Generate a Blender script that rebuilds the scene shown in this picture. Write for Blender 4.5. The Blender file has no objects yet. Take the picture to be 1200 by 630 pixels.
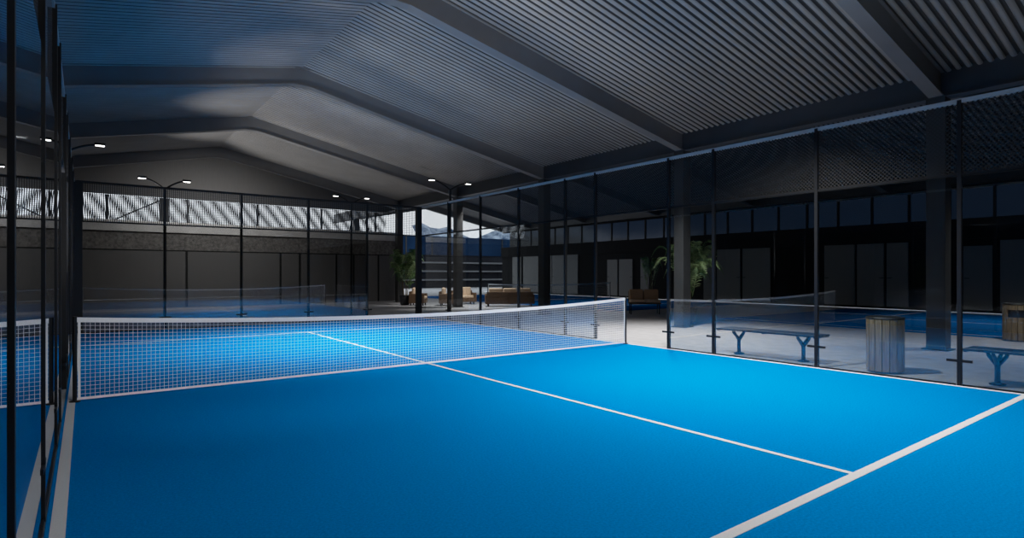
import bpy, bmesh, math, random
from mathutils import Vector, Matrix
random.seed(7)
sc = bpy.context.scene
COL = sc.collection
PI = math.pi

# ------------------------------------------------------------------ materials
def new_mat(name):
    m = bpy.data.materials.new(name); m.use_nodes = True
    nt = m.node_tree; nt.nodes.clear()
    out = nt.nodes.new('ShaderNodeOutputMaterial')
    return m, nt, out

def mathn(nt, op, a, b=None, c=None):
    n = nt.nodes.new('ShaderNodeMath'); n.operation = op
    for i, v in enumerate((a, b, c)):
        if v is None: continue
        if isinstance(v, (int, float)): n.inputs[i].default_value = v
        else: nt.links.new(v, n.inputs[i])
    return n.outputs[0]

def pbr(name, col, rough=.6, metal=0., noise=None, bump=None, spec=.5, col2=None, stretch=None):
    """noise = (scale, amount); col2 mixes in by noise; bump = (scale, strength)"""
    m, nt, out = new_mat(name)
    b = nt.nodes.new('ShaderNodeBsdfPrincipled')
    nt.links.new(b.outputs[0], out.inputs[0])
    b.inputs['Base Color'].default_value = (*col, 1)
    b.inputs['Roughness'].default_value = rough
    b.inputs['Metallic'].default_value = metal
    b.inputs['Specular IOR Level'].default_value = spec
    tc = nt.nodes.new('ShaderNodeTexCoord')
    vec = tc.outputs['Object']
    if stretch:
        mp = nt.nodes.new('ShaderNodeMapping'); mp.inputs['Scale'].default_value = stretch
        nt.links.new(vec, mp.inputs[0]); vec = mp.outputs[0]
    if noise:
        n = nt.nodes.new('ShaderNodeTexNoise'); n.inputs['Scale'].default_value = noise[0]; n.inputs['Detail'].default_value = 5
        nt.links.new(vec, n.inputs['Vector'])
        mx = nt.nodes.new('ShaderNodeMix'); mx.data_type = 'RGBA'
        c2 = col2 if col2 else tuple(v * (1 - noise[1]) for v in col)
        mx.inputs[6].default_value = (*c2, 1); mx.inputs[7].default_value = (*col, 1)
        cr = nt.nodes.new('ShaderNodeMapRange'); cr.inputs[1].default_value = .3; cr.inputs[2].default_value = .7
        nt.links.new(n.outputs[0], cr.inputs[0]); nt.links.new(cr.outputs[0], mx.inputs[0])
        nt.links.new(mx.outputs[2], b.inputs['Base Color'])
    if bump:
        n2 = nt.nodes.new('ShaderNodeTexNoise'); n2.inputs['Scale'].default_value = bump[0]; n2.inputs['Detail'].default_value = 3
        nt.links.new(vec, n2.inputs['Vector'])
        bp = nt.nodes.new('ShaderNodeBump'); bp.inputs['Strength'].default_value = bump[1]; bp.inputs['Distance'].default_value = .01
        nt.links.new(n2.outputs[0], bp.inputs['Height']); nt.links.new(bp.outputs[0], b.inputs['Normal'])
    return m

def emis(name, col, s):
    m, nt, out = new_mat(name)
    e = nt.nodes.new('ShaderNodeEmission'); e.inputs[0].default_value = (*col, 1); e.inputs[1].default_value = s
    nt.links.new(e.outputs[0], out.inputs[0]); return m

def glass_mat(name, tint, r0=.05, gain=1., rough=0.0):
    m, nt, out = new_mat(name)
    g = nt.nodes.new('ShaderNodeNewGeometry')
    dp = nt.nodes.new('ShaderNodeVectorMath'); dp.operation = 'DOT_PRODUCT'
    nt.links.new(g.outputs['Incoming'], dp.inputs[0]); nt.links.new(g.outputs['Normal'], dp.inputs[1])
    c = mathn(nt, 'ABSOLUTE', dp.outputs['Value'])
    k = mathn(nt, 'POWER', mathn(nt, 'SUBTRACT', 1., c), 5.)
    F = mathn(nt, 'MULTIPLY_ADD', k, 1 - r0, r0)
    F = mathn(nt, 'MINIMUM', mathn(nt, 'MULTIPLY', F, gain), .85)
    t = nt.nodes.new('ShaderNodeBsdfTransparent'); t.inputs[0].default_value = (*tint, 1)
    gl = nt.nodes.new('ShaderNodeBsdfGlossy'); gl.inputs['Roughness'].default_value = rough
    gl.inputs[0].default_value = (.95, .97, 1, 1)
    mx = nt.nodes.new('ShaderNodeMixShader')
    nt.links.new(F, mx.inputs[0]); nt.links.new(t.outputs[0], mx.inputs[1]); nt.links.new(gl.outputs[0], mx.inputs[2])
    nt.links.new(mx.outputs[0], out.inputs[0])
    return m

def mesh_mat(name, pitch, wire, col, axis, rough=.5, diag=False, tilt=0, bars=False, wire2=None):
    """woven wire: opaque wires on a clear ground; axis = in-plane horizontal axis ('X' or 'Y')"""
    m, nt, out = new_mat(name)
    tc = nt.nodes.new('ShaderNodeTexCoord'); sp = nt.nodes.new('ShaderNodeSeparateXYZ')
    nt.links.new(tc.outputs['Object'], sp.inputs[0])
    u = sp.outputs[axis]; v = sp.outputs['Z']
    if tilt: u = mathn(nt, 'MULTIPLY_ADD', v, tilt, u)
    if diag:
        u, v = mathn(nt, 'ADD', u, v), mathn(nt, 'SUBTRACT', u, v)
    a = mathn(nt, 'LESS_THAN', mathn(nt, 'FRACT', mathn(nt, 'DIVIDE', u, pitch)), wire)
    b = mathn(nt, 'LESS_THAN', mathn(nt, 'FRACT', mathn(nt, 'DIVIDE', v, pitch)), wire if wire2 is None else wire2)
    f = a if bars else mathn(nt, 'MAXIMUM', a, b)
    t = nt.nodes.new('ShaderNodeBsdfTransparent')
    p = nt.nodes.new('ShaderNodeBsdfPrincipled'); p.inputs['Base Color'].default_value = (*col, 1); p.inputs['Roughness'].default_value = rough
    mx = nt.nodes.new('ShaderNodeMixShader')
    nt.links.new(f, mx.inputs[0]); nt.links.new(t.outputs[0], mx.inputs[1]); nt.links.new(p.outputs[0], mx.inputs[2])
    nt.links.new(mx.outputs[0], out.inputs[0]); return m

M = {}
M['turf'] = pbr('court_turf', (.0, .205, .60), .95, noise=(55, .28), bump=(200, .6), spec=.0)
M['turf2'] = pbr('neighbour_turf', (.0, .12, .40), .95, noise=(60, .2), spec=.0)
M['line'] = pbr('line_paint', (.62, .63, .64), .8, noise=(120, .12))
M['concrete'] = pbr('paving_concrete', (.42, .41, .42), .75, noise=(3.5, .22), bump=(60, .15), spec=.3)
M['roof'] = pbr('roof_sheet', (.29, .28, .27), .45, metal=.1, noise=(1.2, .15))
M['girder'] = pbr('girder_steel', (.055, .056, .06), .5, noise=(2, .12))
M['groove'] = pbr('roof_groove_shade', (.03, .03, .032), .7, noise=(2, .1))  # shade of the rib troughs, painted as a darker colour
M['steel'] = pbr('beam_steel', (.17, .168, .17), .5, metal=.1, noise=(2, .12))
M['column'] = pbr('column_steel', (.035, .035, .036), .55, noise=(2, .12))
M['post'] = pbr('fence_post', (.005, .0055, .007), .5, spec=.3, noise=(10, .1))
M['rail'] = pbr('fence_rail', (.5, .5, .5), .4, metal=.3, noise=(10, .1))
M['glass'] = glass_mat('court_glass', (.84, .87, .88), .05, 1.35)
M['glass_end'] = glass_mat('end_glass', (.68, .685, .69), .05, 1.5)
M['meshY'] = mesh_mat('wire_mesh_side', .06, .26, (.012, .011, .010), 'Y', diag=True)
M['meshX'] = mesh_mat('wire_mesh_end', .05, .42, (.012, .011, .010), 'X', wire2=.2)
M['grille'] = mesh_mat('clerestory_grille', .073, .5, (.02, .022, .028), 'X', tilt=.09, bars=True)
M['net'] = pbr('net_cord', (.95, .95, .95), .7, noise=(200, .1))
M['tape'] = pbr('net_tape', (.95, .95, .95), .7, noise=(60, .08))
M['wallgrey'] = pbr('wall_panel_grey', (.14, .135, .132), .8, noise=(6, .12), stretch=(8, 8, .4))
M['fascia'] = pbr('fascia_concrete', (.75, .73, .70), .85, noise=(2, .2))
M['frieze'] = pbr('frieze_panel', (.24, .225, .21), .85, noise=(9, .6))
M['walldark'] = pbr('wall_dark', (.011, .011, .012), .8, spec=.1, noise=(4, .2))
M['black'] = pbr('black_gap', (.006, .006, .007), .8, noise=(6, .1))
M['door'] = pbr('door_leaf', (.22, .215, .21), .7, spec=.15, noise=(5, .12), stretch=(10, 10, .5))
M['window'] = glass_mat('clerestory_glass', (.06, .08, .11), .06, .35, .15)
M['wood'] = pbr('bin_slat', (.32, .235, .135), .6, noise=(9, .4), col2=(.15, .10, .055), stretch=(6, 6, .5))
M['binblack'] = pbr('bin_black', (.012, .012, .013), .5, noise=(8, .1))
M['bench'] = pbr('bench_metal', (.007, .016, .034), .45, metal=.1, noise=(14, .15))
M['wicker'] = pbr('wicker', (.12, .060, .025), .7, noise=(70, .5), bump=(90, .6))
M['cushion'] = pbr('cushion', (.62, .44, .30), .85, noise=(25, .15), bump=(200, .2))
M['cushion2'] = pbr('cushion_brown', (.42, .24, .13), .85, noise=(25, .2))
M['leaf'] = pbr('palm_leaf', (.12, .25, .06), .5, noise=(3, .5), col2=(.025, .07, .02))
M['leaf2'] = pbr('palm_leaf_light', (.45, .58, .26), .5, noise=(3, .5), col2=(.07, .14, .04))
M['stem'] = pbr('palm_stem', (.16, .12, .06), .7, noise=(18, .4))
M['pot'] = pbr('planter_black', (.015, .016, .02), .45, noise=(6, .1))
M['soil'] = pbr('soil', (.03, .02, .012), .95, noise=(30, .5))
M['lamp'] = emis('lamp_lens', (1, .97, .92), 9)
M['facadeblue'] = pbr('facade_blue_glass', (.010, .028, .065), .8, spec=0, noise=(.25, .5), col2=(.005, .014, .035))
M['facadegrey'] = pbr('facade_grey', (.018, .019, .024), .9, spec=0, noise=(.3, .3))
M['band'] = pbr('balcony_band', (.12, .122, .13), .9, spec=0, noise=(1, .2))
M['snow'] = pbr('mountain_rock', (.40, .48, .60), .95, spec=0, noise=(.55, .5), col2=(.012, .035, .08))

# ------------------------------------------------------------------ mesh helpers
class MB:
    def __init__(s): s.v = []; s.f = []; s.smooth = False
    def add(s, vs, fs):
        n = len(s.v); s.v += [tuple(p) for p in vs]; s.f += [tuple(i + n for i in f) for f in fs]; return s
    def box(s, x0, x1, y0, y1, z0, z1):
        return s.add([(x0,y0,z0),(x1,y0,z0),(x1,y1,z0),(x0,y1,z0),(x0,y0,z1),(x1,y0,z1),(x1,y1,z1),(x0,y1,z1)],
            [(0,3,2,1),(4,5,6,7),(0,1,5,4),(1,2,6,5),(2,3,7,6),(3,0,4,7)])
    def rbox(s, x0, x1, y0, y1, z0, z1, r):
        """box with rounded (chamfered) edges"""
        bm = bmesh.new(); bmesh.ops.create_cube(bm, size=1)
        for v in bm.verts:
            v.co = Vector(((x0+x1)/2 + v.co.x*(x1-x0), (y0+y1)/2 + v.co.y*(y1-y0), (z0+z1)/2 + v.co.z*(z1-z0)))
        bmesh.ops.bevel(bm, geom=bm.edges[:], offset=r, segments=3, profile=.5, affect='EDGES')
        bm.verts.ensure_lookup_table()
        s.add([v.co[:] for v in bm.verts], [tuple(v.index for v in f.verts) for f in bm.faces]); bm.free(); return s
    def tube(s, pts, rad, n=8, cap=True):
        pts = [Vector(p) for p in pts]
        rad = rad if isinstance(rad, (list, tuple)) else [rad] * len(pts)
        rings = []; base = len(s.v); up = None
        for i, p in enumerate(pts):
            d = (pts[min(i+1, len(pts)-1)] - pts[max(i-1, 0)]).normalized()
            if up is None:
                up = Vector((0,0,1)) if abs(d.z) < .9 else Vector((1,0,0))
            a = d.cross(up).normalized(); b = a.cross(d).normalized(); up = b
            for k in range(n):
                t = 2*PI*(k+.5)/n
                s.v.append(tuple(p + (a*math.cos(t) + b*math.sin(t))*rad[i]))
        for i in range(len(pts)-1):
            for k in range(n):
                k2 = (k+1) % n
                s.f.append((base+i*n+k, base+i*n+k2, base+(i+1)*n+k2, base+(i+1)*n+k))
        if cap:
            s.f.append(tuple(base+k for k in range(n))[::-1]); s.f.append(tuple(base+(len(pts)-1)*n+k for k in range(n)))
        return s
    def lathe(s, prof, n=24, cx=0, cy=0):
        base = len(s.v)
        for r, z in prof:
            for k in range(n):
                t = 2*PI*k/n; s.v.append((cx + r*math.cos(t), cy + r*math.sin(t), z))
        for i in range(len(prof)-1):
            for k in range(n):
                k2 = (k+1) % n
                s.f.append((base+i*n+k, base+i*n+k2, base+(i+1)*n+k2, base+(i+1)*n+k))
        s.f.append(tuple(base+k for k in range(n))[::-1]); s.f.append(tuple(base+(len(prof)-1)*n+k for k in range(n)))
        return s
    def prism(s, poly, axis, a0, a1):
        """poly = 2-D outline; extruded along axis ('X': poly is (y,z); 'Y': poly is (x,z))"""
        n = len(poly); base = len(s.v)
        for a in (a0, a1):
            for p, q in poly:
                s.v.append((a, p, q) if axis == 'X' else (p, a, q))
        for k in range(n):
            k2 = (k+1) % n; s.f.append((base+k, base+k2, base+n+k2, base+n+k))
        s.f.append(tuple(base+k for k in range(n))[::-1]); s.f.append(tuple(base+n+k for k in range(n)))
        return s
    def build(s, name, mat, parent=None, smooth=False, fix=True):
        me = bpy.data.meshes.new(name); me.from_pydata(s.v, [], s.f)
        if fix:
            bm = bmesh.new(); bm.from_mesh(me); bmesh.ops.recalc_face_normals(bm, faces=bm.faces[:]); bm.to_mesh(me); bm.free()
        me.materials.append(mat)
        if smooth:
            for p in me.polygons: p.use_smooth = True
        o = bpy.data.objects.new(name, me); COL.objects.link(o)
        if parent: o.parent = parent
        return o

def tag(o, label=None, cat=None, group=None, kind=None):
    if label: o['label'] = label
    if cat: o['category'] = cat
    if group: o['group'] = group
    if kind: o['kind'] = kind
    return o
def thing(name, label, cat, loc=(0,0,0), rz=0, group=None):
    o = bpy.data.objects.new(name, None); o.empty_display_size = .2; COL.objects.link(o)
    o.location = loc; o.rotation_euler = (0, 0, rz)
    return tag(o, label, cat, group)
def struct(mb, name, mat, label, cat, **k):
    return tag(mb.build(name, mat, **k), label, cat, kind='structure')
def dup(root, loc, rz=0, label=None, group=None):
    r = root.copy(); COL.objects.link(r); r.location = loc; r.rotation_euler = (0, 0, rz)
    if label: r['label'] = label
    if group: r['group'] = group
    for ch in list(root.children):
        c = ch.copy(); COL.objects.link(c); c.parent = r
        for g in list(ch.children):
            d = g.copy(); COL.objects.link(d); d.parent = c
    return r

# ------------------------------------------------------------------ dimensions
HX, HY = 5.0, 10.0            # half court
GX, GY = 5.12, 10.2           # glass planes
EV = 9.6                      # column line / valley
RX, EB, RB = .25, 5.28, 7.18   # ridge x, eave beam underside, ridge beam underside
SL = (RB - EB) / (EV - RX)
BD = .55                      # beam depth
R2, E2 = 17.0, 24.4           # right bay ridge and eave
BAY = [-11.1, -4.6, 1.9, 8.4, 14.9, 21.4]

# ------------------------------------------------------------------ ground
struct(MB().box(-9.9, 24.6, -14.6, 46, -.3, -.012), 'floor', M['concrete'], 'pale grey concrete paving around the blue courts', 'floor')
turf = struct(MB().box(-GX+.02, GX-.02, -GY, GY, -.01, 0), 'court_turf', M['turf'], 'bright blue court surface with white lines on both sides of the net', 'court')
def line(x0, x1, y0, y1, par=turf, z=.0):
    return MB().box(x0, x1, y0, y1, z-.004, z+.003).build('court_line', M['line'], par)
line(-5.075, -4.995, -GY+.1, GY-.1); line(4.995, 5.075, -GY+.1, GY-.1)
line(-5, 5, -6.99, -6.91); line(-5, 5, 6.91, 6.99)
line(-.03, .03, -6.91, 6.91)
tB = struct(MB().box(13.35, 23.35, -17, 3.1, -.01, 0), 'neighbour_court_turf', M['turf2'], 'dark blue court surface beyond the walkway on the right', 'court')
line(13.75, 13.83, -14, 3, tB); line(13.8, 22.9, -.04, .04, tB); line(18.32, 18.38, -14, 0, tB)
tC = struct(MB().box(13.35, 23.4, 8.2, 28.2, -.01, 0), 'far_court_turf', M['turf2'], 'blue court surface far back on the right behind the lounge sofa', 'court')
line(13.4, 23.35, 11.05, 11.13, tC); line(18.32, 18.38, 11.13, 24.9, tC); line(13.4, 13.48, 8.3, 28.1, tC)

# ------------------------------------------------------------------ roof
def top_main(x): return RB + BD - SL*abs(x - RX)
def corr(xa, za, xb, zb, y0, y1, pitch=.175, dep=.06):
    """corrugated sheet whose ribs run along the slope from (xa,za) to (xb,zb)"""
    mb = MB(); prof = []
    n = int((y1-y0)/pitch)
    for i in range(n):
        y = y0 + i*pitch
        for t, h in ((0,0),(.10,-.55),(.2,-.88),(.32,-1),(.45,-1),(.57,-.88),(.67,-.55),(.77,0),(.885,.08)):
            prof.append((y + t*pitch, h*dep))
    prof.append((y0+n*pitch, 0))
    for y, h in prof: mb.v.append((xa, y, za+h))
    for y, h in prof: mb.v.append((xb, y, zb+h))
    N = len(prof)
    for i in range(N-1): mb.f.append((i, i+1, N+i+1, N+i))
    mb.groove = [i % 9 in (0, 7, 8) for i in range(N-1)]  # trough faces that take the painted shade colour
    return mb
def roof_pair(xl, xr, xm, zl, zr, zm, y0, y1):
    a = corr(xl, zl, xm, zm, y0, y1); b = corr(xm, zm, xr, zr, y0, y1)
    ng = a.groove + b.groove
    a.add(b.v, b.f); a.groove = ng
    # backing sheet above, so no light leaks
    a.add([(xl,y0,zl+.08),(xm,y0,zm+.08),(xr,y0,zr+.08),(xl,y1,zl+.08),(xm,y1,zm+.08),(xr,y1,zr+.08)], [(0,1,4,3),(1,2,5,4)])
    return a
zE = EB + BD
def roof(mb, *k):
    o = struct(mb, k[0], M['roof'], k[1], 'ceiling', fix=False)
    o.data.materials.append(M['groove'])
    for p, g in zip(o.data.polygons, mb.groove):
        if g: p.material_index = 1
    return o
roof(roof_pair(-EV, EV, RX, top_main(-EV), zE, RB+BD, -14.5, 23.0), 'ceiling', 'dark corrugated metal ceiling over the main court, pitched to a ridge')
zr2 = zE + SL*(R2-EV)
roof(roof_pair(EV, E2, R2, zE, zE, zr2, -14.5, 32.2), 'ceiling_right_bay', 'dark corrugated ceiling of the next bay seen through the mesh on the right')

def rafter(pts, y, name, label):
    """I-section following the roof line; pts = [(x, underside z)]"""
    mb = MB()
    def strip(off0, off1, hw):
        for (xa, za), (xb, zb) in zip(pts[:-1], pts[1:]):
            mb.prism([(xa, za+off0), (xb, zb+off0), (xb, zb+off1), (xa, za+off1)], 'Y', y-hw, y+hw)
    strip(.0, .03, .13); strip(.03, BD-.05, .07); strip(BD-.05, BD-.02, .13)
    return struct(mb, name, M['steel'], label, 'beam')
order = ['above the camera end of the court', 'nearest visible at top right', 'second from the camera', 'third from the camera', 'fourth from the camera', 'farthest from the camera']
for y, w in zip(BAY, order):
    rafter([(-EV, RB-SL*(EV+RX)), (RX-.25, RB-SL*.25), (RX+.25, RB-SL*.25), (EV, EB)], y, 'roof_rafter', 'dark steel roof rafter across the main court, ' + w)
for y, w in zip(BAY + [27.9, 32.0], order[:5] + ['sixth from the camera', 'seventh from the camera', 'at the open far gable']):
    rafter([(EV, EB), (R2, EB+SL*(R2-EV)), (E2, EB)], y, 'side_bay_rafter', 'dark steel rafter of the right bay, ' + w)
def girder(x, y0, y1, label, nm):
    mb = MB().box(x-.16, x+.16, y0, y1, EB-.0, EB+.03).box(x-.09, x+.09, y0, y1, EB+.03, EB+BD+.04)
    return struct(mb, nm, M['girder'], label, 'beam')
girder(EV, -14.5, 32, 'long dark valley beam above the right fence', 'eave_beam')
girder(E2, -14.5, 32, 'grey eave beam above the doors on the far right wall', 'eave_beam')
girder(-EV, -14.5, 23, 'long dark eave beam on the left side', 'eave_beam')
# columns on the valley line
for y, w in zip(BAY[1:] + [27.9], ['beside the wooden litter bin near the right edge', 'in front of the tall palm', 'behind the right end of the net', 'beside the lounge sofa', 'beside the potted palm at the far corner', 'far out beyond the lounge']):
    mb = MB().box(EV-.17, EV+.17, y-.17, y+.17, 0, EB).box(EV-.24, EV+.24, y-.24, y+.24, 0, .02)
    tag(mb.build('column', M['column']), 'grey square steel column ' + w, 'column', kind='structure')

# ------------------------------------------------------------------ walls
struct(MB().box(-9.9, -9.75, -14.5, 23, 0, 6.1), 'wall_left', M['walldark'], 'dark wall on the left behind the glass', 'wall')
struct(MB().box(-9.9, 24.6, -14.7, -14.55, 0, 8), 'wall_front', M['walldark'], 'dark wall behind the viewpoint', 'wall')
WY = 22.7
wb = struct(MB().box(-9.7, 10.0, WY, WY+.2, 0, 2.68), 'wall_back', M['wallgrey'], 'grey panelled wall at the far end of the hall', 'wall')
struct(MB().box(-9.7, 10.0, WY+.02, WY+.2, 2.74, 3.54), 'trim_1', M['frieze'], 'textured grey band on the far wall under the fascia', 'trim')
struct(MB().box(-9.7, 10.0, WY-.22, WY+.2, 3.56, 4.05), 'trim_2', M['fascia'], 'pale concrete fascia along the top of the far wall', 'trim')
struct(MB().box(-9.7, 10.0, WY+.06, WY+.2, 2.66, 2.76).box(-9.7, 10.0, WY+.05, WY+.2, 3.5, 3.58), 'trim_3', M['black'], 'dark shadow gaps in the far wall', 'trim')
jb = MB()
for x in (-7.2, -.95, 3.4, 4.4, 6.4, 7.4, 8.9):
    jb.box(x-.05, x+.05, WY-.012, WY, 0, 2.68)
jb.build('panel_joint', M['black'], wb)
# far gable: infill over the opening, corner posts, open strip between with a grille
struct(MB().prism([(-EV, 5.22), (EV, 5.22), (EV, zE), (RX, RB+BD), (-EV, top_main(-EV))], 'Y', WY-.05, WY+.15), 'wall_gable', M['wallgrey'], 'dark gable panel over the bright opening at the far end', 'wall')
gr = thing('clerestory_grille', 'fine dark grille across the bright opening above the far wall', 'grille', (0, WY, 4.06))
gm = MB(); gm.add([(-EV,.1,0),(9.4,.1,0),(9.4,.1,1.14),(-EV,.1,1.14)], [(0,1,2,3)]); gm.build('grille_mesh', M['grille'], gr)
for x in (-7.5, -4.1, -.9, 2.3, 5.6, 8.75):
    MB().box(x-.045, x+.045, .05, .14, 0, 1.14).build('grille_post', M['post'], gr)

MB().box(-2.05, -1.68, .05, .14, 0, 1.14).build('grille_post', M['post'], gr)
MB().add([(-3.9,.06,0),(-3.78,.06,0),(-2.0,.06,1.0),(-2.12,.06,1.0),(-3.9,.12,0),(-3.78,.12,0),(-2.0,.12,1.0),(-2.12,.12,1.0)], [(0,3,2,1),(4,5,6,7),(0,1,5,4),(1,2,6,5),(2,3,7,6),(3,0,4,7)]).build('grille_brace', M['post'], gr)

# right wall with tall doors
struct(MB().box(E2+.1, E2+.3, -14.5, 32, 0, 3.9).box(E2-.02, E2+.1, -14.5, 32, 3.05, 3.9), 'wall_right', M['walldark'], 'very dark wall along the far right side', 'wall')
struct(MB().box(E2+.12, E2+.26, -14.5, 32, 5.15, 5.5), 'wall_right_head', M['walldark'], 'dark strip above the clerestory windows on the right', 'wall')
yy = -14.0; k = 0
while yy < 31:
    k += 1
    w = struct(MB().box(E2+.16, E2+.18, yy+.04, yy+1.46, 3.88, 5.17), 'window_%d' % k, M['window'], 'dim bluish clerestory pane above the right wall', 'window')
    MB().box(E2+.12, E2+.22, yy-.05, yy+.05, 3.88, 5.17).build('window_mullion', M['black'], w)
    yy += 1.5
dn = 0
def door(y0, y1, h, hinge=1):
    global dn
    dn += 1
    d = struct(MB().box(E2+.03, E2+.1, y0, y1, .12, h), 'door_%d' % dn, M['door'], 'tall grey flush door leaf in the dark right wall', 'door')
    yh = y1-.1 if hinge > 0 else y0+.1
    MB().box(E2-.03, E2+.03, yh-.05, yh+.05, 1.40, 1.43).box(E2-.05, E2-.03, yh-.12, yh+.05, 1.40, 1.43).build('handle', M['black'], d)
for a, b, h, s in ((-6.9,-4.75,2.95,1), (-4.6,-3.75,2.95,1), (-3.6,-2.2,2.95,-1), (-1.95,-1.0,2.75,1),
                   (1.0,1.85,3.0,1), (1.97,3.1,3.0,-1), (3.2,4.6,3.0,1), (7.4,9.0,3.0,1), (9.15,10.6,3.0,-1), (10.75,11.5,3.0,1),
                   (15.6,16.3,2.6,1), (17.0,18.2,2.6,-1), (18.35,19.3,2.6,1)):
    door(a, b, h, s)
# locker-height flush panels far back
for a, b in ((22.3,23.6),(23.68,25.2),(25.28,26.4),(26.5,28.9),(29.2,30.4)):
    door(a, b, 3.62, 1)

# ------------------------------------------------------------------ fences
CL = .35
def clamp_mb(x, y, z, axis):
    mb = MB()
    if axis == 'Y': mb.box(x-.014, x+.014, y-.15, y+.15, z-.018, z+.018)
    else: mb.box(x-.15, x+.15, y-.03, y+.03, z-.02, z+.02)
    return mb
def side_fence(sx, posts, open_bays, label, nm='glass_fence'):
    """fence along Y at x = sx*GX; posts outside the glass"""
    t = thing(nm, label, 'fence', (sx*GX, 0, 0))
    for y in posts[:-1]:
        p = MB().box(min(-sx*.016, sx*.055), max(-sx*.016, sx*.055), y-.025, y+.025, 0, 4.07)
        po = p.build('post', M['post'], t)
        clamp_mb(0, y, CL, 'Y').build('clamp', M['post'], po)
    for i, (a, b) in enumerate(zip(posts[:-1], posts[1:])):
        if i not in open_bays:
            MB().box(-.005, .005, a+.032, b-.032, .01, 3.0).build('glass_pane', M['glass'], t)
        m = MB(); m.add([(sx*.02,a,3.03),(sx*.02,b,3.03),(sx*.02,b,4.03),(sx*.02,a,4.03)], [(0,1,2,3)])
        m.build('mesh_panel', M['meshY'], t)
    MB().box(min(0, sx*.07), max(0, sx*.07), posts[0]-.03, posts[-1]+.03, 4.03, 4.09).build('top_rail', M['rail'], t)
    MB().box(min(0, sx*.04), max(0, sx*.04), posts[0], posts[-1], 2.985, 3.03).build('middle_rail', M['post'], t)
    for i, (a, b) in enumerate(zip(posts[:-1], posts[1:])):
        if i not in open_bays: MB().box(-.012, .012, a+.04, b-.04, 0, .022).build('base_channel', M['post'], t)
    return t
P0 = [-10.08, -8.2, -6.2, -4.2, -2.2, -1.1, 1.1, 2.2, 4.2, 6.2, 8.2, 10.08]
side_fence(1, P0, (5,), 'tall glass court fence with mesh top along the right side')
side_fence(-1, P0, (5,), 'tall glass court fence close to the camera along the left edge')
t = thing('glass_fence', 'glass end wall with mesh top across the far end of the court', 'fence', (0, GY, 0))
PX_ = [-5.05, -3.05, -1.02, 1.02, 3.05, 5.05]
for x in PX_:
    w = .10 if abs(x) > 5 else .033
    po = MB().box(x-w, x+w, -.06 if w > .05 else .012, .1, 0, 4.07).box(x-.08, x+.08, 0, .15, 0, .012).build('post', M['post'], t)
    clamp_mb(x, 0, CL, 'X').build('clamp', M['post'], po)
for i, (a, b) in enumerate(zip(PX_[:-1], PX_[1:])):
    if i < 4:
        MB().box(a+.006, b-.006, -.005, .005, .01, 3.0).build('glass_pane', M['glass_end'], t)
    m = MB(); m.add([(a,.02,3.03),(b,.02,3.03),(b,.02,4.03),(a,.02,4.03)], [(0,1,2,3)]); m.build('mesh_panel', M['meshX'], t)
MB().box(-5.08, 5.08, 0, .07, 4.03, 4.09).build('top_rail', M['post'], t)
MB().box(-5.05, 5.05, 0, .04, 2.985, 3.03).build('middle_rail', M['post'], t)
MB().box(-5.05, 3.05, -.012, .012, 0, .022).build('base_channel', M['post'], t)

# ------------------------------------------------------------------ nets
def net(loc, w, hend, hmid, label, cell=.05, cord=.0022, group=None):
    t = thing('court_net', label, 'net', loc)
    hw = w/2
    H = lambda x: hmid + (hend-hmid)*(x/hw)**2
    for s in (-1, 1):
        MB().tube([(s*hw, 0, 0), (s*hw, 0, hend+.01)], .024, 10).lathe([(.06, 0), (.06, .012), (.03, .02)], 12, s*hw, 0).build('net_post', M['post'], t)
    n = 60; mb = MB()
    for i in range(n):
        xa = -hw + w*i/n; xb = -hw + w*(i+1)/n
        za, zb = H(xa), H(xb)
        mb.add([(xa,-.008,za-.06),(xb,-.008,zb-.06),(xb,.008,zb-.06),(xa,.008,za-.06),(xa,-.008,za),(xb,-.008,zb),(xb,.008,zb),(xa,.008,za)],
               [(0,3,2,1),(4,5,6,7),(0,1,5,4),(2,3,7,6)])
    mb.build('net_tape', M['tape'], t)
    mb = MB().box(-hw, hw, -.005, .005, .02, .05)
    mb.build('net_bottom_tape', M['tape'], t)
    for s in (-1, 1):
        MB().box(s*(hw-.042)-.012, s*(hw-.042)+.012, -.004, .004, .02, hend-.05).build('net_side_tape', M['tape'], t)
    mb = MB(); c = cord
    x = -hw + .055
    while x < hw-.05:
        z1 = H(x)-.05
        mb.add([(x-c,0,.04),(x,-c,.04),(x+c,0,.04),(x,c,.04),(x-c,0,z1),(x,-c,z1),(x+c,0,z1),(x,c,z1)], [(0,1,5,4),(1,2,6,5),(2,3,7,6),(3,0,4,7)])
        x += cell
    nz = int(hmid/cell); n = 40
    for j in range(1, nz+1):
        f = j/(nz+1)
        for i in range(n):
            xa = -hw + w*i/n; xb = -hw + w*(i+1)/n
            za, zb = .04 + f*(H(xa)-.09), .04 + f*(H(xb)-.09)
            mb.add([(xa,-c,za),(xa,0,za-c),(xa,c,za),(xa,0,za+c),(xb,-c,zb),(xb,0,zb-c),(xb,c,zb),(xb,0,zb+c)], [(0,1,5,4),(1,2,6,5),(2,3,7,6),(3,0,4,7)])
    mb.build('net_mesh', M['net'], t, fix=False)
    return t
net((0, 0, 0), 10.0, 1.05, .90, 'white net with taped top edge across the bright blue main court')
net((18.4, 18.0, 0), 9.9, 1.05, .95, 'distant net on the far court behind the brown sofa', cell=.1, cord=.002)

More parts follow.
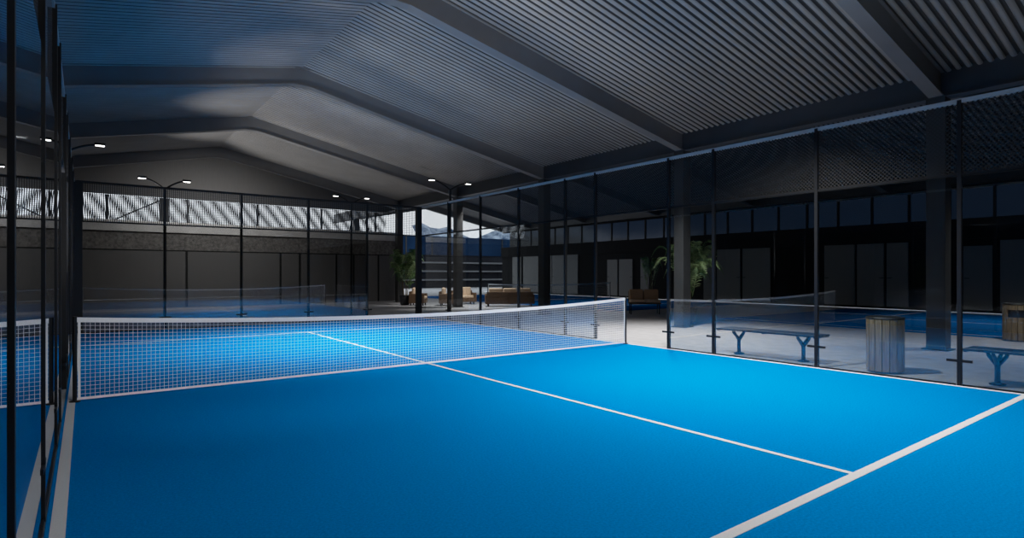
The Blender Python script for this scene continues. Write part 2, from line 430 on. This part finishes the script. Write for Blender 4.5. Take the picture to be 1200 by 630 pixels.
# ------------------------------------------------------------------ court lamps
def court_lamp(loc, h, span, label):
    t = thing('court_lamp', label, 'lamp', loc, 0, 'twin headed court lamps')
    MB().tube([(0,0,0),(0,0,h-.25)], .04, 10).lathe([(.09,0),(.09,.015),(.05,.03)], 12).build('pole', M['post'], t, smooth=False)
    for s in (-1, 1):
        pts = []
        for i in range(11):
            f = i/10
            pts.append((s*span*.5*f, 0, h-.28 + .28*math.sin(f*PI*.5)))
        MB().tube(pts, .026, 8).build('arm', M['post'], t)
        hd = MB().rbox(s*span*.5-.11, s*span*.5+.11, -.07, .07, h-.015, h+.045, .015).build('lamp_head', M['post'], t)
        MB().box(s*span*.5-.09, s*span*.5+.09, -.055, .055, h-.024, h-.014).build('lens', M['lamp'], hd)
    return t
court_lamp((-3.03, GY+.3, 0), 4.34, 1.12, 'twin headed lamp on a tall pole behind the far glass, left of centre')
court_lamp((5.3, 8.35, 0), 4.80, 1.45, 'twin headed lamp on a tall pole at the far end of the right fence')
court_lamp((3.5, 12.9, 0), 4.62, 1.25, 'twin headed lamp farthest away, beyond the far right corner')
court_lamp((-5.33, 8.2, 0), 4.72, 1.45, 'twin headed lamp peeking over the left fence, only one arm clear')

# ------------------------------------------------------------------ benches
def bench(loc, L, label, holes):
    t = thing('bench', label, 'bench', loc, 0, 'metal benches outside the right fence')
    mb = MB()
    for k in range(4):
        x = -.21 + k*.14
        mb.rbox(x-.055, x+.055, -L/2, L/2, .47, .505, .012)
    for y in (-L/2+.03, 0, L/2-.03): mb.box(-.25, .25, y-.02, y+.02, .455, .472)
    mb.build('seat', M['bench'], t)
    for y in (-L*.325, L*.325):
        lg = MB()
        lg.tube([(0,y,0),(0,y,.08),(0,y,.24),(0,y,.31)], [.040,.034,.034,.042], 10)
        for s in (-1, 1):
            lg.tube([(0,y,.28),(0,y+s*.05,.34),(0,y+s*.10,.41),(0,y+s*.115,.462)], [.036,.030,.026,.024], 8)
            lg.tube([(0,y,.29),(s*.09,y,.36),(s*.19,y,.43),(s*.21,y,.462)], [.034,.028,.024,.022], 8)
        lg.lathe([(.10,0),(.10,.012),(.045,.03)], 14, 0, y)
        lg.build('leg', M['bench'], t, smooth=False)
    return t
bench((5.62, -3.09, 0), 1.98, 'long dark blue metal bench behind the right glass, left of the wooden bin', False)
bench((5.64, -7.15, 0), 1.98, 'dark blue metal bench behind the glass at the right edge of the photo', False)

# ------------------------------------------------------------------ litter bins
def litter_bin(loc, rz, label):
    t = thing('litter_bin', label, 'bin', loc, rz, 'wood slatted litter bins')
    R, Hh, n = .265, .87, 16
    MB().lathe([(R-.035,0),(R-.035,Hh-.05)], 24).build('liner', M['binblack'], t)
    mb = MB()
    for k in range(n):
        a = 2*PI*(k+.5)/n; w = 2*PI*R/n*.5-.006
        ca, sa = math.cos(a), math.sin(a)
        def P(r, u, z): return (r*ca - u*sa, r*sa + u*ca, z)
        segs = [(.02, Hh)]
        if k in (0, n-1, 1, n-2) : segs = [(.02, Hh-.31), (Hh-.13, Hh)]
        for z0, z1 in segs:
            mb.add([P(R-.03,-w,z0),P(R-.03,w,z0),P(R,w,z0),P(R,-w,z0),P(R-.03,-w,z1),P(R-.03,w,z1),P(R,w,z1),P(R,-w,z1)],
                   [(0,3,2,1),(4,5,6,7),(0,1,5,4),(1,2,6,5),(2,3,7,6),(3,0,4,7)])
    mb.build('slat_panel', M['wood'], t)
    MB().lathe([(R+.006,Hh-.015),(R+.01,Hh),(R+.0,Hh+.022),(R-.05,Hh+.03)], 28).build('rim', M['binblack'], t)
    op = MB()
    a0 = .68
    pts = [(-a0 + 2*a0*i/8) for i in range(9)]
    vs = [((R-.028)*math.cos(a), (R-.028)*math.sin(a), z) for z in (Hh-.31, Hh-.13) for a in pts]
    op.add(vs, [(i, i+1, 9+i+1, 9+i) for i in range(8)])
    op.build('opening', M['black'], t)
    return t
litter_bin((5.61, -5.07, 0), 0.2, 'round wood slatted bin close behind the right glass, opening turned away')
litter_bin((13.0, -5.15, 0), PI+.27, 'round wood slatted bin with square black opening at the right edge of the photo')

# ------------------------------------------------------------------ palms
def palm(loc, H, spread, nf, label, seed, light=.5):
    rnd = random.Random(seed)
    t = thing('potted_palm', label, 'plant', loc, rnd.random()*6, 'potted palms')
    ph = .5
    pot = MB().lathe([(.20,0),(.24,.04),(.29,ph-.05),(.30,ph),(.26,ph),(.25,ph-.05)], 20).build('pot', M['pot'], t)
    MB().lathe([(.255,ph-.06),(.255,ph-.045)], 18).build('soil', M['soil'], pot)
    tips = []
    for k in range(5):
        a = 2*PI*k/5 + rnd.random(); r = .06 + .05*rnd.random()
        hh = ph + (H-ph)*(.35 + .4*rnd.random())
        p = [(r*math.cos(a), r*math.sin(a), ph-.06), (r*1.6*math.cos(a), r*1.6*math.sin(a), (ph+hh)/2), (r*2.4*math.cos(a), r*2.4*math.sin(a), hh)]
        MB().tube(p, [.022,.018,.012], 7).build('stem', M['stem'], t)
        tips.append(Vector(p[2]))
    def fronds(n, mat):
        mb = MB()
        for i in range(n):
            b = tips[i % len(tips)].copy()
            b.z -= rnd.random()*.75*(b.z-ph)
            az = rnd.random()*2*PI
            L = spread*(.75+.5*rnd.random()); rise = (H-b.z)*(.5+.6*rnd.random())
            d = Vector((math.cos(az), math.sin(az), 0)); sd = Vector((-d.y, d.x, 0))
            path = []
            for q in range(15):
                f = q/14
                path.append(b + d*L*(f**.9) + Vector((0,0,1))*(rise*math.sin(f*PI*.62) - .55*spread*f**2.6))
            mb.tube(path, [.010*(1-q/16) for q in range(15)], 4)
            for q in range(2, 15):
                f = q/14; p = path[q]; fw = (path[q]-path[q-1]).normalized()
                ll = .42*spread*math.sin(PI*min(1, .12+.85*f))**.7*.75
                for s in (-1, 1):
                    for o in (0, .5):
                        pp = p - fw*(path[q]-path[q-1]).length*o
                        e = pp + (sd*s*.8 + fw*.65 + Vector((0,0,-.25-.3*rnd.random()))).normalized()*ll
                        mid = (pp+e)/2 + Vector((0,0,.03))
                        wv = fw*.017
                        mb.add([pp-wv*.4, mid-wv, e, mid+wv, pp+wv*.4], [(0,1,3,4),(1,2,3)])
        return mb.build('fronds', mat, t, fix=False)
    n1 = int(nf*(1-light))
    fronds(n1, M['leaf']); fronds(nf-n1, M['leaf2'])
    return t
palm((10.85, 2.62, 0), 2.75, .85, 44, 'tall feathery palm behind the grey column right of the net', 3, .6)
palm((8.45, 18.3, 0), 2.95, .8, 44, 'green palm in a black pot at the far corner beside the lounge', 5, .35)
palm((22.9, 14.2, 0), 2.7, .6, 18, 'dim dark palm standing by the doors deep in the right bay', 9, .3)

# ------------------------------------------------------------------ lounge seats
def lounge(loc, rz, w, label, name='lounge_sofa', cat='sofa', seats=2, arms=True, back=.8):
    t = thing(name, label, cat, loc, rz)
    d = .8
    mb = MB().rbox(-w/2, w/2, -d/2, d/2, .12, .34, .03)
    mb.build('base_frame', M['wicker'], t)
    MB().rbox(-w/2, w/2, d/2-.14, d/2, .30, back-.08, .03).build('back_frame', M['wicker'], t)
    if arms:
        for s in (-1, 1):
            MB().rbox(s*w/2-.07, s*w/2+.07, -d/2, d/2, .12, .60, .03).build('armrest', M['wicker'], t)
    for s in (-1, 1):
        for q in (-1, 1):
            MB().box(s*(w/2-.09)-.03, s*(w/2-.09)+.03, q*(d/2-.09)-.03, q*(d/2-.09)+.03, 0, .14).build('leg', M['post'], t)
    iw = (w-.18)/seats
    for k in range(seats):
        x = -w/2+.09+iw*k
        MB().rbox(x+.01, x+iw-.01, -d/2-.02, d/2-.14, .33, .47, .045).build('seat_cushion', M['cushion'], t)
        MB().rbox(x+.02, x+iw-.02, d/2-.30, d/2-.12, .45, back+.10, .06).build('back_cushion', M['cushion'], t)
    return t
lounge((12.1, 14.1, 0), PI-.55, 2.3, 'long brown wicker sofa with beige cushions seen over the net, back turned', seats=3)
lounge((9.95, 16.5, 0), .95, .9, 'beige cushioned wicker armchair right of the black corner post', 'lounge_armchair', 'armchair', 1)
lounge((8.85, 17.6, 0), .9, .85, 'beige cushioned wicker armchair left of the black corner post', 'lounge_armchair', 'armchair', 1)
lounge((11.35, 17.3, 0), -.3, 1.2, 'low pale seated wicker armchair just left of the long brown sofa', 'lounge_armchair', 'armchair', 1)
# bench-like sofa right of the net
t = thing('lounge_bench', 'brown cushioned seat on thin dark legs just right of the net end', 'bench', (13.05, 6.3, 0), -.72)
MB().rbox(-.62, .62, -.3, .3, .40, .47, .02).build('seat_frame', M['wicker'], t)
for s in (-1, 1):
    for q in (-1, 1):
        MB().tube([(s*.55, q*.24, 0), (s*.55, q*.24, .41)], .022, 8).build('leg', M['post'], t)
    MB().rbox(s*.3-.29, s*.3+.29, -.31, .2, .465, .58, .04).build('seat_cushion', M['cushion'], t)
    MB().rbox(s*.3-.28, s*.3+.28, .16, .3, .52, .98, .05).build('back_cushion', M['cushion2'], t)
MB().rbox(-.6, .6, .27, .33, .44, .9, .02).build('back_frame', M['wicker'], t)

# ------------------------------------------------------------------ outside
b = thing('office_building', 'distant blue glass building with pale balcony bands outside the far opening', 'building', (24, 62, 0))
MB().box(4, 48, 0, 10, 4.3, 6.9).build('glass_storey', M['facadeblue'], b)
MB().box(4, 48, .2, 10, -.3, 4.3).build('lower_storeys', M['facadegrey'], b)
for z in (.7, 1.9, 3.1):
    MB().box(4, 48, -.6, .2, z, z+.22).build('balcony_band', M['band'], b)
for x in range(6, 48, 4):
    MB().box(x-.08, x+.08, -.1, 0, 4.3, 6.9).build('mullion', M['black'], b)
mb = MB(); n = 60; rnd = random.Random(2)
hs = [10.2 + 1.3*math.sin(i*.7) + rnd.random()*1.6 for i in range(n)]
for i in range(n):
    x = 50 + i*2.2
    mb.v += [(x, 92, -.3), (x, 95, hs[i]*.62), (x, 100, hs[i])]
for i in range(n-1):
    for q in range(2):
        mb.f.append((i*3+q, (i+1)*3+q, (i+1)*3+q+1, i*3+q+1))
struct(mb, 'mountain', M['snow'], 'blue hazy mountain ridge with snow patches far outside', 'mountain', fix=False)
struct(MB().box(-60, 140, 46, 92, -.4, -.35), 'ground', M['concrete'], 'open ground outside the hall', 'ground')

# ------------------------------------------------------------------ light
w = bpy.data.worlds.new('World'); sc.world = w; w.use_nodes = True
nt = w.node_tree; nt.nodes.clear()
wo = nt.nodes.new('ShaderNodeOutputWorld'); bg = nt.nodes.new('ShaderNodeBackground')
bg.inputs[0].default_value = (.86, .93, 1, 1); bg.inputs[1].default_value = 1.7
nt.links.new(bg.outputs[0], wo.inputs[0])

def spot(loc, aim, watts, ang, blend, size, col=(1, .985, .96)):  # used for the court pools and for added fills, all without fixtures
    l = bpy.data.lights.new('court_and_fill_spot', 'SPOT'); l.energy = watts; l.spot_size = math.radians(ang); l.spot_blend = blend
    l.shadow_soft_size = size; l.color = col
    o = bpy.data.objects.new('court_and_fill_spot', l); COL.objects.link(o); o.location = loc
    o.rotation_euler = (Vector(aim)-Vector(loc)).to_track_quat('-Z', 'Y').to_euler()
    return o
spot((2.7, -3.7, 5.3), (2.7, -3.9, 0), 2750, 116, 1, .12)
spot((-2.2, -5.0, 5.6), (-2.2, -5.2, 0), 150, 140, 1, .3)  # added fill lifting the near left floor, no lamp there
spot((.3, -10.5, 5.4), (.3, -6, 0), 980, 130, 1, .3)  # added fill from the rear for the near floor and net front
spot((.4, 4.2, 5.4), (.4, 4.5, 0), 4600, 108, 1, .12)
spot((7.5, 1.0, 5.3), (7.5, .6, 0), 2600, 105, 1, .15)  # added spot brightening the walkway paving, no fixture
spot((10.2, 14.6, 5.0), (10.6, 15.8, 0), 1900, 100, 1, .15)  # added to brighten the lounge seats
spot((0, 17.5, 5.0), (0, 22.7, 2.2), 900, 130, 1, .15)  # added wash on the far wall, no lamp there
spot((11.0, -6.2, 5.2), (11.3, -6, 0), 700, 90, 1, .15)  # added to lighten the farther bin and the paving around it
spot((18.4, -4, 5.2), (18.4, -4, 0), 600, 120, 1, .15)  # added so the neighbour court surface reads blue
spot((18.4, 14, 5.0), (18.4, 14, 0), 350, 95, 1, .15)  # added weak fill over the far court
spot((-3.6, -6.5, 4.7), (-2.6, 0, 1.0), 520, 58, 1, .1)  # added to whiten the left part of the net tape
spot((3.0, -8.5, 4.9), (2.6, 0, 1.0), 700, 58, 1, .1)  # added to whiten the right part of the net
# added unseen uplights along the left, brightening the far roof slope
for y in (-9, -4, 1, 6, 11, 16):
    e = math.radians(33)
    spot((-8.2, y, .4), (-8.2 + 10*math.cos(e), y+1.2, .4 + 10*math.sin(e)), 5000, 35, .7, .2, (1, .985, .97))
spot((-5.5, -13.6, .6), (-1.5, -1.5, 6.9), 2600, 42, 1, .2, (1, .98, .95))  # added unseen uplight behind the camera, brightens ceiling and rafters

# ------------------------------------------------------------------ camera
cam = bpy.data.cameras.new('camera'); co = bpy.data.objects.new('camera', cam); COL.objects.link(co)
cam.sensor_width = 36; cam.lens = 673.04*36/1200; cam.shift_y = 6.16/1200; cam.clip_start = .02; cam.clip_end = 500
co.location = (-4.9007, -8.9683, 1.5853); co.rotation_euler = (PI/2, 0, -.63955)
sc.camera = co

sc.view_settings.view_transform = 'Standard'
sc.view_settings.look = 'None'
sc.view_settings.exposure = 0
sc.view_settings.use_curve_mapping = True
cm = sc.view_settings.curve_mapping
cm.use_clip = False
W = 4.0
cm.white_level = (W, W, W)
cv = cm.curves[3]
pts = [(0, 0), (.1, .1), (.3, .28), (.6, .50), (1.0, .70), (2.0, .90), (4.0, 1.0)]
cv.points[0].location = (0, 0); cv.points[1].location = (1, 1)
for a, b_ in pts[1:-1]: cv.points.new(a/W, b_)
cm.update()
sc.cycles.max_bounces = 10; sc.cycles.diffuse_bounces = 4; sc.cycles.glossy_bounces = 6
sc.cycles.transparent_max_bounces = 40
